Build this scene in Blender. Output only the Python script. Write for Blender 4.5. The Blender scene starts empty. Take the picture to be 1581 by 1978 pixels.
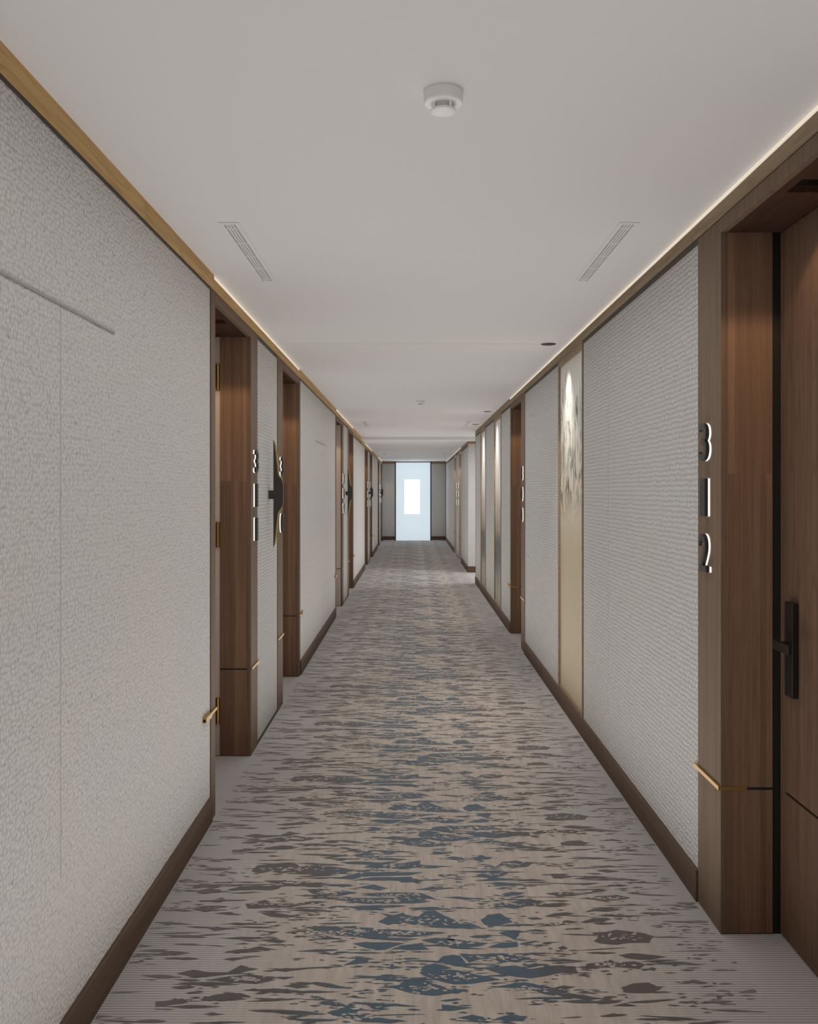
import bpy, bmesh, math, random
from mathutils import Vector
random.seed(7)
C = bpy.context.scene.collection
PI = math.pi

# ------------------------------------------------------------------ measures
WL, WR = 0.878, 1.006          # wall planes left / right of the camera axis
HC = 1.44                      # eye height
CZ = 2.40                      # ceiling
CZF = 2.35                     # lowered ceiling at the far end
YSTEP = 16.2
YB, YE = -3.0, 27.6            # back and end walls
F = 1800.0                     # focal length in pixels of a 1581 px wide frame
VX, VY = 796.0, 950.5

# ------------------------------------------------------------------ node helpers
def newmat(name):
    m = bpy.data.materials.new(name); m.use_nodes = True
    nt = m.node_tree; b = nt.nodes['Principled BSDF']
    return m, nt, b
def N(nt, typ, **kw):
    n = nt.nodes.new(typ)
    for k, v in kw.items(): setattr(n, k, v)
    return n
def L(nt, a, b): nt.links.new(a, b)
def math_n(nt, op, a, b=None, c=None):
    n = N(nt, 'ShaderNodeMath', operation=op)
    for i, v in enumerate((a, b, c)):
        if v is None: continue
        if isinstance(v, (int, float)): n.inputs[i].default_value = v
        else: L(nt, v, n.inputs[i])
    return n.outputs[0]
def mix(nt, fac, a, b):
    n = N(nt, 'ShaderNodeMix', data_type='RGBA')
    for s, v in ((n.inputs[0], fac), (n.inputs[6], a), (n.inputs[7], b)):
        if isinstance(v, (int, float)): s.default_value = v
        elif isinstance(v, tuple): s.default_value = (*v, 1)
        else: L(nt, v, s)
    return n.outputs[2]
def ramp(nt, fac, stops):
    r = N(nt, 'ShaderNodeValToRGB')
    el = r.color_ramp.elements
    while len(el) < len(stops): el.new(0.5)
    for e, (p, c) in zip(el, stops):
        e.position = p; e.color = (*c, 1) if isinstance(c, tuple) else (c, c, c, 1)
    L(nt, fac, r.inputs[0]); return r.outputs[0]
def mapping(nt, vec, scale, loc=(0, 0, 0)):
    m = N(nt, 'ShaderNodeMapping'); m.inputs['Scale'].default_value = scale
    m.inputs['Location'].default_value = loc
    L(nt, vec, m.inputs['Vector']); return m.outputs[0]
def noise(nt, vec, scale=1.0, detail=3, rough=0.5, dist=0.0):
    n = N(nt, 'ShaderNodeTexNoise'); n.inputs['Scale'].default_value = scale
    n.inputs['Detail'].default_value = detail; n.inputs['Roughness'].default_value = rough
    n.inputs['Distortion'].default_value = dist
    L(nt, vec, n.inputs['Vector']); return n.outputs[0]
def pos(nt): return N(nt, 'ShaderNodeNewGeometry').outputs['Position']
def bump(nt, b, h, strength, dist):
    n = N(nt, 'ShaderNodeBump'); n.inputs['Strength'].default_value = strength
    n.inputs['Distance'].default_value = dist
    L(nt, h, n.inputs['Height']); L(nt, n.outputs[0], b.inputs['Normal'])

def plain(name, col, rough=0.6, metal=0.0, emit=None, es=1.0, spec=None, var=0.06):
    m, nt, b = newmat(name)
    v = noise(nt, mapping(nt, pos(nt), (35, 35, 35)), 1, 2)
    c = mix(nt, v, tuple(x * (1 - var) for x in col), tuple(min(1, x * (1 + var)) for x in col))
    L(nt, c, b.inputs['Base Color'])
    b.inputs['Roughness'].default_value = rough; b.inputs['Metallic'].default_value = metal
    if spec is not None: b.inputs['Specular IOR Level'].default_value = spec
    if emit:
        b.inputs['Emission Color'].default_value = (*emit, 1); b.inputs['Emission Strength'].default_value = es
    return m

def fabric(name, col, ph, pw, strength=0.7, axis='y', jit=0.5, mort=0.42, knot=False):
    """coarse woven wall covering: rows ph tall, stitches pw wide"""
    m, nt, b = newmat(name)
    p = pos(nt)
    s = N(nt, 'ShaderNodeSeparateXYZ'); L(nt, p, s.inputs[0])
    wob = noise(nt, mapping(nt, p, (12, 12, 12)), 1, 2)
    wobf = noise(nt, mapping(nt, p, (55, 55, 40), (2, 5, 1)), 1, 2, 0.6)
    wob2 = noise(nt, mapping(nt, p, (6, 6, 60)), 1, 3)
    u = math_n(nt, 'ADD', s.outputs['Y' if axis == 'y' else 'X'], math_n(nt, 'MULTIPLY', wob2, 0.05))
    w = math_n(nt, 'ADD', math_n(nt, 'ADD', s.outputs['Z'], math_n(nt, 'MULTIPLY', wob, 0.016)), math_n(nt, 'MULTIPLY', wobf, ph * jit))
    cb = N(nt, 'ShaderNodeCombineXYZ'); L(nt, u, cb.inputs[0]); L(nt, w, cb.inputs[1])
    br = N(nt, 'ShaderNodeTexBrick'); L(nt, cb.outputs[0], br.inputs['Vector'])
    br.inputs['Scale'].default_value = 1.0
    br.inputs['Brick Width'].default_value = pw; br.inputs['Row Height'].default_value = ph
    br.inputs['Mortar Size'].default_value = ph * 0.26; br.inputs['Mortar Smooth'].default_value = 1.0
    br.inputs['Bias'].default_value = 0.0
    br.inputs['Color1'].default_value = (1, 1, 1, 1); br.inputs['Color2'].default_value = (0.72, 0.72, 0.72, 1)
    thr = noise(nt, mapping(nt, p, (260, 260, 22)), 1, 2)
    spk = noise(nt, mapping(nt, p, (70, 70, 70)), 1, 3, 0.7)
    big = noise(nt, mapping(nt, p, (1.1, 1.1, 2.0)), 1, 3)
    gap = br.outputs['Fac']
    if knot:      # basket-like knots instead of rows
        vo = N(nt, 'ShaderNodeTexVoronoi', voronoi_dimensions='2D', feature='F1')
        vm = N(nt, 'ShaderNodeMapping'); vm.inputs['Scale'].default_value = (1/pw, 1/ph, 1); vm.inputs['Rotation'].default_value = (0, 0, 0)
        cb2 = N(nt, 'ShaderNodeCombineXYZ'); L(nt, math_n(nt, 'ADD', s.outputs['Y'], math_n(nt, 'MULTIPLY', wob2, 0.010)), cb2.inputs[0]); L(nt, w, cb2.inputs[1])
        L(nt, cb2.outputs[0], vm.inputs['Vector']); L(nt, vm.outputs[0], vo.inputs['Vector'])
        vo.inputs['Scale'].default_value = 1.0; vo.inputs['Randomness'].default_value = 0.62
        gap = ramp(nt, vo.outputs['Distance'], [(0.22, 0.0), (0.72, 1.0)])
    h = math_n(nt, 'SUBTRACT', 1.0, gap)
    h2 = math_n(nt, 'ADD', h, math_n(nt, 'MULTIPLY', thr, 0.45))
    h3 = math_n(nt, 'ADD', h2, math_n(nt, 'MULTIPLY', spk, 0.5))
    bump(nt, b, h3, strength, ph * 0.30)
    dark = tuple(x * 0.50 for x in col)
    c = mix(nt, math_n(nt, 'MULTIPLY', gap, mort), col, dark)
    c = mix(nt, math_n(nt, 'MULTIPLY', ramp(nt, thr, [(0.35, 0.0), (0.75, 1.0)]), 0.22), c, tuple(x * 1.18 for x in col))
    c = mix(nt, math_n(nt, 'MULTIPLY', ramp(nt, spk, [(0.60, 0.0), (0.72, 1.0)]), 0.60), c, (0.15, 0.14, 0.14))
    c = mix(nt, math_n(nt, 'MULTIPLY', ramp(nt, big, [(0.35, 0.0), (0.7, 1.0)]), 0.25), c, (col[0] * 1.02, col[1] * 0.95, col[2] * 0.86))
    L(nt, c, b.inputs['Base Color'])
    b.inputs['Roughness'].default_value = 0.92; b.inputs['Specular IOR Level'].default_value = 0.12
    return m

def wood(name, c1, c2, along='z', board=0.0, rough=0.6, fig=1.0, spec=0.10):
    m, nt, b = newmat(name)
    p = pos(nt)
    sc = {'z': (34, 34, 1.1), 'y': (34, 1.1, 34), 'x': (1.1, 34, 34)}[along]
    g = noise(nt, mapping(nt, p, sc), 1, 5, 0.6, 0.5)
    sc2 = tuple(v * 6 for v in sc)
    g2 = noise(nt, mapping(nt, p, sc2), 1, 3, 0.6)
    c = mix(nt, ramp(nt, g, [(0.28, 0.0), (0.72, 1.0)]), c1, c2)
    if fig:
        # cathedral figure: stretched distorted rings
        sf = {'z': (7, 7, 0.55), 'y': (7, 0.55, 7), 'x': (0.55, 7, 7)}[along]
        q = noise(nt, mapping(nt, p, sf, (3.1, 1.7, 0.4)), 1, 2, 0.4)
        rings = math_n(nt, 'ABSOLUTE', math_n(nt, 'SINE', math_n(nt, 'MULTIPLY', q, 62.0)))
        c = mix(nt, math_n(nt, 'MULTIPLY', ramp(nt, rings, [(0.0, 1.0), (0.45, 0.0)]), 0.34 * fig), c, tuple(x * 0.45 for x in c1))
    c = mix(nt, math_n(nt, 'MULTIPLY', ramp(nt, g2, [(0.5, 0.0), (0.8, 1.0)]), 0.35), c, tuple(x * 0.5 for x in c1))
    if board:
        s = N(nt, 'ShaderNodeSeparateXYZ'); L(nt, p, s.inputs[0])
        k = math_n(nt, 'FLOOR', math_n(nt, 'DIVIDE', s.outputs['X'], board))
        upper = math_n(nt, 'GREATER_THAN', s.outputs['Z'], 1.5)
        wn = N(nt, 'ShaderNodeTexWhiteNoise', noise_dimensions='2D')
        cb = N(nt, 'ShaderNodeCombineXYZ'); L(nt, k, cb.inputs[0]); L(nt, upper, cb.inputs[1])
        L(nt, cb.outputs[0], wn.inputs['Vector'])
        c = mix(nt, math_n(nt, 'MULTIPLY', wn.outputs['Value'], 0.5), c, tuple(x * 0.52 for x in c1))
        c = mix(nt, math_n(nt, 'MULTIPLY', upper, 0.08), c, tuple(x * 1.4 for x in c2))
    L(nt, c, b.inputs['Base Color'])
    b.inputs['Roughness'].default_value = rough
    b.inputs['Specular IOR Level'].default_value = spec
    bump(nt, b, g2, 0.12, 0.001)
    return m

# ------------------------------------------------------------------ materials
M = {}
M['fabL'] = fabric('woven fabric left', (0.62, 0.602, 0.575), 0.0135, 0.0130, 0.85, jit=0.4, mort=0.50, knot=True)
M['fabR'] = fabric('woven fabric right', (0.58, 0.565, 0.545), 0.0200, 0.030, 0.75, jit=0.7, mort=0.42)
M['fabN'] = fabric('woven fabric narrow', (0.60, 0.582, 0.555), 0.0200, 0.030, 0.75, jit=0.7, mort=0.42)
M['fabE'] = fabric('woven fabric end', (0.60, 0.585, 0.56), 0.0200, 0.040, 0.6, axis='x')
M['casing'] = wood('walnut casing', (0.140, 0.094, 0.062), (0.200, 0.137, 0.094), 'z', fig=0.25)
M['jamb'] = wood('walnut jamb boards', (0.175, 0.100, 0.064), (0.290, 0.172, 0.110), 'z', board=0.021, fig=0.2)
M['leaf'] = wood('walnut door leaf', (0.112, 0.065, 0.042), (0.172, 0.102, 0.067), 'z', fig=0.8)
M['soffit'] = wood('walnut soffit shaded', (0.052, 0.028, 0.019), (0.078, 0.043, 0.029), 'y', rough=0.85, fig=0.3, spec=0.03)  # same walnut as the doors, darkened to put soffit shade into its colour
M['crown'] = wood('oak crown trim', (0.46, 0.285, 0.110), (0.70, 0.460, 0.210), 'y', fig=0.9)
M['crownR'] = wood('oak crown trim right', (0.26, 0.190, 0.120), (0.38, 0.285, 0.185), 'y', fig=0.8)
M['base'] = wood('walnut skirting', (0.100, 0.064, 0.043), (0.150, 0.099, 0.068), 'y', fig=0.3)
M['baseX'] = wood('walnut skirting across', (0.100, 0.064, 0.043), (0.150, 0.099, 0.068), 'x', fig=0.3)
M['crownX'] = wood('oak crown across', (0.27, 0.175, 0.10), (0.40, 0.27, 0.16), 'x', fig=0.3)
M['cream'] = wood('pale cream veneer', (0.50, 0.42, 0.35), (0.58, 0.50, 0.43), 'z', fig=0.0)
M['darkgap'] = plain('dark brown shadow trim', (0.055, 0.040, 0.030), 0.7)
M['black'] = plain('black lacquer', (0.012, 0.011, 0.010), 0.45)
M['blackmetal'] = plain('black powder coated metal', (0.020, 0.017, 0.016), 0.38, 0.3)
M['signblack'] = plain('charcoal sign metal', (0.035, 0.031, 0.030), 0.5, 0.2)
M['brass'] = plain('brushed brass', (0.52, 0.31, 0.10), 0.38, 0.85)
M['gold'] = plain('gold edge metal', (0.62, 0.44, 0.16), 0.32, 0.8)
M['brassdark'] = plain('dark aged brass', (0.22, 0.13, 0.02), 0.4, 0.9)
M['ceiling'] = plain('painted plaster ceiling', (0.77, 0.75, 0.735), 0.9, spec=0.1, var=0.008)
M['plaster'] = plain('plaster behind panels', (0.40, 0.38, 0.36), 0.9, spec=0.1)
M['whiteplastic'] = plain('white plastic', (0.90, 0.88, 0.86), 0.5)
M['greyplastic'] = plain('grey recess plastic', (0.66, 0.645, 0.625), 0.6)
M['ventgap'] = plain('grille slot grey', (0.42, 0.405, 0.395), 0.8)
M['grooveGrey'] = plain('grey panel shadow gap', (0.24, 0.225, 0.21), 0.5, 0.3)
M['seam'] = plain('fabric seam tape', (0.42, 0.40, 0.38), 0.9)
M['led'] = plain('warm led diffuser', (0.8, 0.75, 0.66), 0.5, emit=(1.0, 0.86, 0.67), es=0.42)
M['glow'] = plain('backlit acrylic', (0.8, 0.8, 0.78), 0.4, emit=(1.0, 0.94, 0.86), es=0.85)
M['lens'] = plain('downlight lens', (0.8, 0.75, 0.68), 0.4, emit=(1.0, 0.78, 0.50), es=0.3)
M['frost'] = plain('frosted daylight glass', (0.45, 0.50, 0.52), 0.35, emit=(0.55, 0.65, 0.715), es=0.74)
M['clear'] = plain('bright clear window pane', (0.6, 0.62, 0.63), 0.2, emit=(0.95, 0.98, 1.0), es=2.2)
M['framedark'] = plain('dark window frame', (0.030, 0.032, 0.034), 0.5, 0.3)

def carpet_mats():
    # ground of the carpet
    m, nt, b = newmat('carpet ground')
    p = pos(nt)
    s = N(nt, 'ShaderNodeSeparateXYZ'); L(nt, p, s.inputs[0])
    ax = math_n(nt, 'ABSOLUTE', math_n(nt, 'SUBTRACT', s.outputs['X'], 0.10))
    wob = noise(nt, mapping(nt, p, (2.5, 2.0, 1)), 1, 3)
    ax2 = math_n(nt, 'ADD', ax, math_n(nt, 'MULTIPLY', math_n(nt, 'SUBTRACT', wob, 0.5), 0.35))
    side = ramp(nt, ax2, [(0.36, 0.0), (0.86, 1.0)])
    rib = math_n(nt, 'MULTIPLY_ADD', math_n(nt, 'SINE', math_n(nt, 'MULTIPLY', s.outputs['Y'], 2 * PI / 0.0130)), 0.5, 0.5)
    strk = noise(nt, mapping(nt, p, (34, 5, 1)), 1, 4, 0.6, 0.4)
    strk2 = noise(nt, mapping(nt, p, (70, 3, 1)), 1, 2)
    beige = mix(nt, ramp(nt, strk, [(0.3, 0.0), (0.7, 1.0)]), (0.42, 0.355, 0.305), (0.58, 0.515, 0.455))
    beige = mix(nt, math_n(nt, 'MULTIPLY', ramp(nt, strk2, [(0.60, 0.0), (0.70, 1.0)]), 0.5), beige, (0.32, 0.285, 0.265))
    grey = mix(nt, rib, (0.255, 0.238, 0.238), (0.50, 0.475, 0.465))
    c = mix(nt, side, beige, grey)
    L(nt, c, b.inputs['Base Color'])
    b.inputs['Roughness'].default_value = 0.95; b.inputs['Specular IOR Level'].default_value = 0.1
    b.inputs['Sheen Weight'].default_value = 0.60; b.inputs['Sheen Roughness'].default_value = 0.45
    fz = noise(nt, mapping(nt, p, (220, 220, 220)), 1, 2)
    bump(nt, b, math_n(nt, 'ADD', fz, math_n(nt, 'MULTIPLY', rib, 0.6)), 0.3, 0.002)
    M['carpet'] = m
    # dyed motif: steel blue in the middle, umber towards the walls
    m, nt, b = newmat('carpet motif')
    p = pos(nt)
    s = N(nt, 'ShaderNodeSeparateXYZ'); L(nt, p, s.inputs[0])
    ax = math_n(nt, 'ABSOLUTE', math_n(nt, 'SUBTRACT', s.outputs['X'], 0.06))
    wob = noise(nt, mapping(nt, p, (5, 5, 1)), 1, 3, 0.6)
    ax2 = math_n(nt, 'ADD', ax, math_n(nt, 'MULTIPLY', math_n(nt, 'SUBTRACT', wob, 0.5), 0.30))
    side = ramp(nt, ax2, [(0.24, 0.0), (0.46, 1.0)])
    col = mix(nt, side, (0.048, 0.102, 0.150), (0.078, 0.064, 0.062))
    far = ramp(nt, ax2, [(0.70, 0.0), (1.0, 1.0)])
    rib = math_n(nt, 'MULTIPLY_ADD', math_n(nt, 'SINE', math_n(nt, 'MULTIPLY', s.outputs['Y'], 2 * PI / 0.0130)), 0.5, 0.5)
    col = mix(nt, math_n(nt, 'MULTIPLY', far, math_n(nt, 'MULTIPLY_ADD', rib, 0.4, 0.5)), col, (0.26, 0.24, 0.225))
    st = noise(nt, mapping(nt, p, (60, 7, 1)), 1, 3)
    col = mix(nt, math_n(nt, 'MULTIPLY', st, 0.25), col, (0.15, 0.155, 0.16))
    L(nt, col, b.inputs['Base Color'])
    b.inputs['Roughness'].default_value = 0.95; b.inputs['Specular IOR Level'].default_value = 0.1
    b.inputs['Sheen Weight'].default_value = 0.60; b.inputs['Sheen Roughness'].default_value = 0.45
    M['motif'] = m
carpet_mats()

def art_mat(name, stops, ink, seed):
    m, nt, b = newmat(name)
    p = pos(nt)
    s = N(nt, 'ShaderNodeSeparateXYZ'); L(nt, p, s.inputs[0])
    w1 = noise(nt, mapping(nt, p, (3.5, 3.5, 1.6), (seed, seed, 0)), 1, 4, 0.65, 0.6)
    zz = math_n(nt, 'ADD', math_n(nt, 'DIVIDE', s.outputs['Z'], 2.4), math_n(nt, 'MULTIPLY', math_n(nt, 'SUBTRACT', w1, 0.5), 0.16))
    c = ramp(nt, zz, stops)
    # ink strokes
    n1 = noise(nt, mapping(nt, p, (9, 9, 3.2), (seed * 2, 0, seed)), 1, 6, 0.72, 1.4)
    lo, hi, amt, thr = ink
    band = math_n(nt, 'MULTIPLY', ramp(nt, zz, [(lo - 0.05, 0.0), (lo + 0.03, 1.0)]), ramp(nt, zz, [(hi - 0.04, 1.0), (hi + 0.05, 0.0)]))
    k = math_n(nt, 'MULTIPLY', math_n(nt, 'MULTIPLY', ramp(nt, n1, [(thr, 0.0), (thr + 0.10, 1.0)]), band), amt)
    c = mix(nt, k, c, (0.05, 0.045, 0.035))
    n2 = noise(nt, mapping(nt, p, (40, 40, 12)), 1, 4, 0.7)
    c = mix(nt, math_n(nt, 'MULTIPLY', ramp(nt, n2, [(0.5, 0.0), (0.75, 1.0)]), 0.35), c, (0.30, 0.24, 0.16))
    L(nt, c, b.inputs['Base Color']); b.inputs['Roughness'].default_value = 0.55
    return m
M['art1'] = art_mat('ink wash canvas', [(0.0, (0.42, 0.33, 0.19)), (0.45, (0.50, 0.41, 0.27)), (0.60, (0.60, 0.54, 0.43)), (0.8, (0.70, 0.68, 0.62)), (1.0, (0.62, 0.60, 0.52))], (0.58, 0.86, 0.95, 0.485), 1.3)
ST = [(0.0, (0.22, 0.19, 0.11)), (0.18, (0.20, 0.18, 0.12)), (0.24, (0.05, 0.045, 0.035)), (0.36, (0.07, 0.065, 0.055)), (0.43, (0.40, 0.34, 0.26)), (0.55, (0.55, 0.48, 0.42)), (0.62, (0.72, 0.68, 0.64)), (1.0, (0.76, 0.73, 0.70))]
M['art2'] = art_mat('dark landscape canvas', ST, (0.14, 0.5, 0.7, 0.50), 4.1)
M['art3'] = art_mat('darker landscape canvas', ST, (0.14, 0.5, 0.7, 0.52), 7.7)

# ------------------------------------------------------------------ mesh helpers
class MB:
    def __init__(self): self.bm = bmesh.new()
    def box(self, x0, x1, y0, y1, z0, z1, mi=0):
        x0, x1 = min(x0, x1), max(x0, x1)
        v = [self.bm.verts.new(c) for c in ((x0,y0,z0),(x1,y0,z0),(x1,y1,z0),(x0,y1,z0),(x0,y0,z1),(x1,y0,z1),(x1,y1,z1),(x0,y1,z1))]
        for f in ((0,3,2,1),(4,5,6,7),(0,1,5,4),(1,2,6,5),(2,3,7,6),(3,0,4,7)):
            self.bm.faces.new([v[i] for i in f]).material_index = mi
        return self
    def prism(self, pts, to3, d0, d1, mi=0):
        a = [self.bm.verts.new(to3(p, d0)) for p in pts]; b = [self.bm.verts.new(to3(p, d1)) for p in pts]
        self.bm.faces.new(a).material_index = mi; self.bm.faces.new(b[::-1]).material_index = mi
        n = len(pts)
        for i in range(n): self.bm.faces.new([a[i], b[i], b[(i+1) % n], a[(i+1) % n]]).material_index = mi
        return self
    def lathe(self, prof, cx, cy, n=40, mi=0):
        """prof: (r, z) list"""
        rings = []
        for r, z in prof:
            rings.append([self.bm.verts.new((cx + r*math.cos(2*PI*i/n), cy + r*math.sin(2*PI*i/n), z)) for i in range(n)] if r > 1e-6 else [self.bm.verts.new((cx, cy, z))])
        for a, b in zip(rings, rings[1:]):
            for i in range(n):
                j = (i+1) % n
                if len(a) == 1 and len(b) == 1: continue
                if len(b) == 1: f = [a[i], a[j], b[0]]
                elif len(a) == 1: f = [a[0], b[j], b[i]]
                else: f = [a[i], a[j], b[j], b[i]]
                self.bm.faces.new(f).material_index = mi
        return self
    def make(self, name, mats, parent=None, bevel=0.0, smooth=False, label=None):
        bmesh.ops.recalc_face_normals(self.bm, faces=self.bm.faces[:])
        if parent is not None:
            bmesh.ops.translate(self.bm, verts=self.bm.verts[:], vec=-parent_world(parent))
            off = None
        else:
            xs = [v.co for v in self.bm.verts]
            off = Vector(((min(v.x for v in xs)+max(v.x for v in xs))/2, (min(v.y for v in xs)+max(v.y for v in xs))/2, min(v.z for v in xs)))
            bmesh.ops.translate(self.bm, verts=self.bm.verts[:], vec=-off)
        me = bpy.data.meshes.new(name); self.bm.to_mesh(me); self.bm.free()
        for m in (mats if isinstance(mats, (list, tuple)) else [mats]): me.materials.append(m)
        if smooth:
            for p in me.polygons: p.use_smooth = True
        o = bpy.data.objects.new(name, me); C.objects.link(o)
        if parent is not None: o.parent = parent
        else: o.location = off
        if bevel:
            bv = o.modifiers.new('bevel', 'BEVEL'); bv.width = bevel; bv.segments = 2; bv.limit_method = 'ANGLE'
        if label: o['label'] = label
        return o
def parent_world(o):
    v = Vector((0, 0, 0))
    while o is not None: v += o.location; o = o.parent
    return v
def thing(name, label, cat, loc, group=None, kind=None):
    o = bpy.data.objects.new(name, None); C.objects.link(o); o.location = loc
    o.empty_display_size = 0.05
    o['label'] = label; o['category'] = cat
    if group: o['group'] = group
    if kind: o['kind'] = kind
    return o
def tag(o, label, cat, group=None, kind=None):
    o['label'] = label; o['category'] = cat
    if group: o['group'] = group
    if kind: o['kind'] = kind
    return o

def X(s, u): return (-(WL + u)) if s < 0 else (WR + u)

# ------------------------------------------------------------------ layout
HW, CASN, CASW, PAN = 0.92, 0.087, 0.22, 0.80
LM = [4.073, 10.740, 17.407, 24.074]      # starts of the mirrored door pairs on the left
openL, openR = [], []                      # (y0, y1, casing before, casing after, info)
for s0 in LM:
    a = s0 + CASN
    openL.append((a, a + HW, CASN, CASW))
    b = a + HW + CASW + PAN + 0.24
    openL.append((b, b + HW, 0.24, 0.03))
openR = [(2.113, 3.033, 0.087, 0.241), (8.575, 9.480, 0.265, 0.05), (19.04, 19.96, 0.09, 0.22), (21.20, 22.12, 0.22, 0.05)]
YC0, YC1 = 14.73, 16.70                   # side passage on the right

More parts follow.
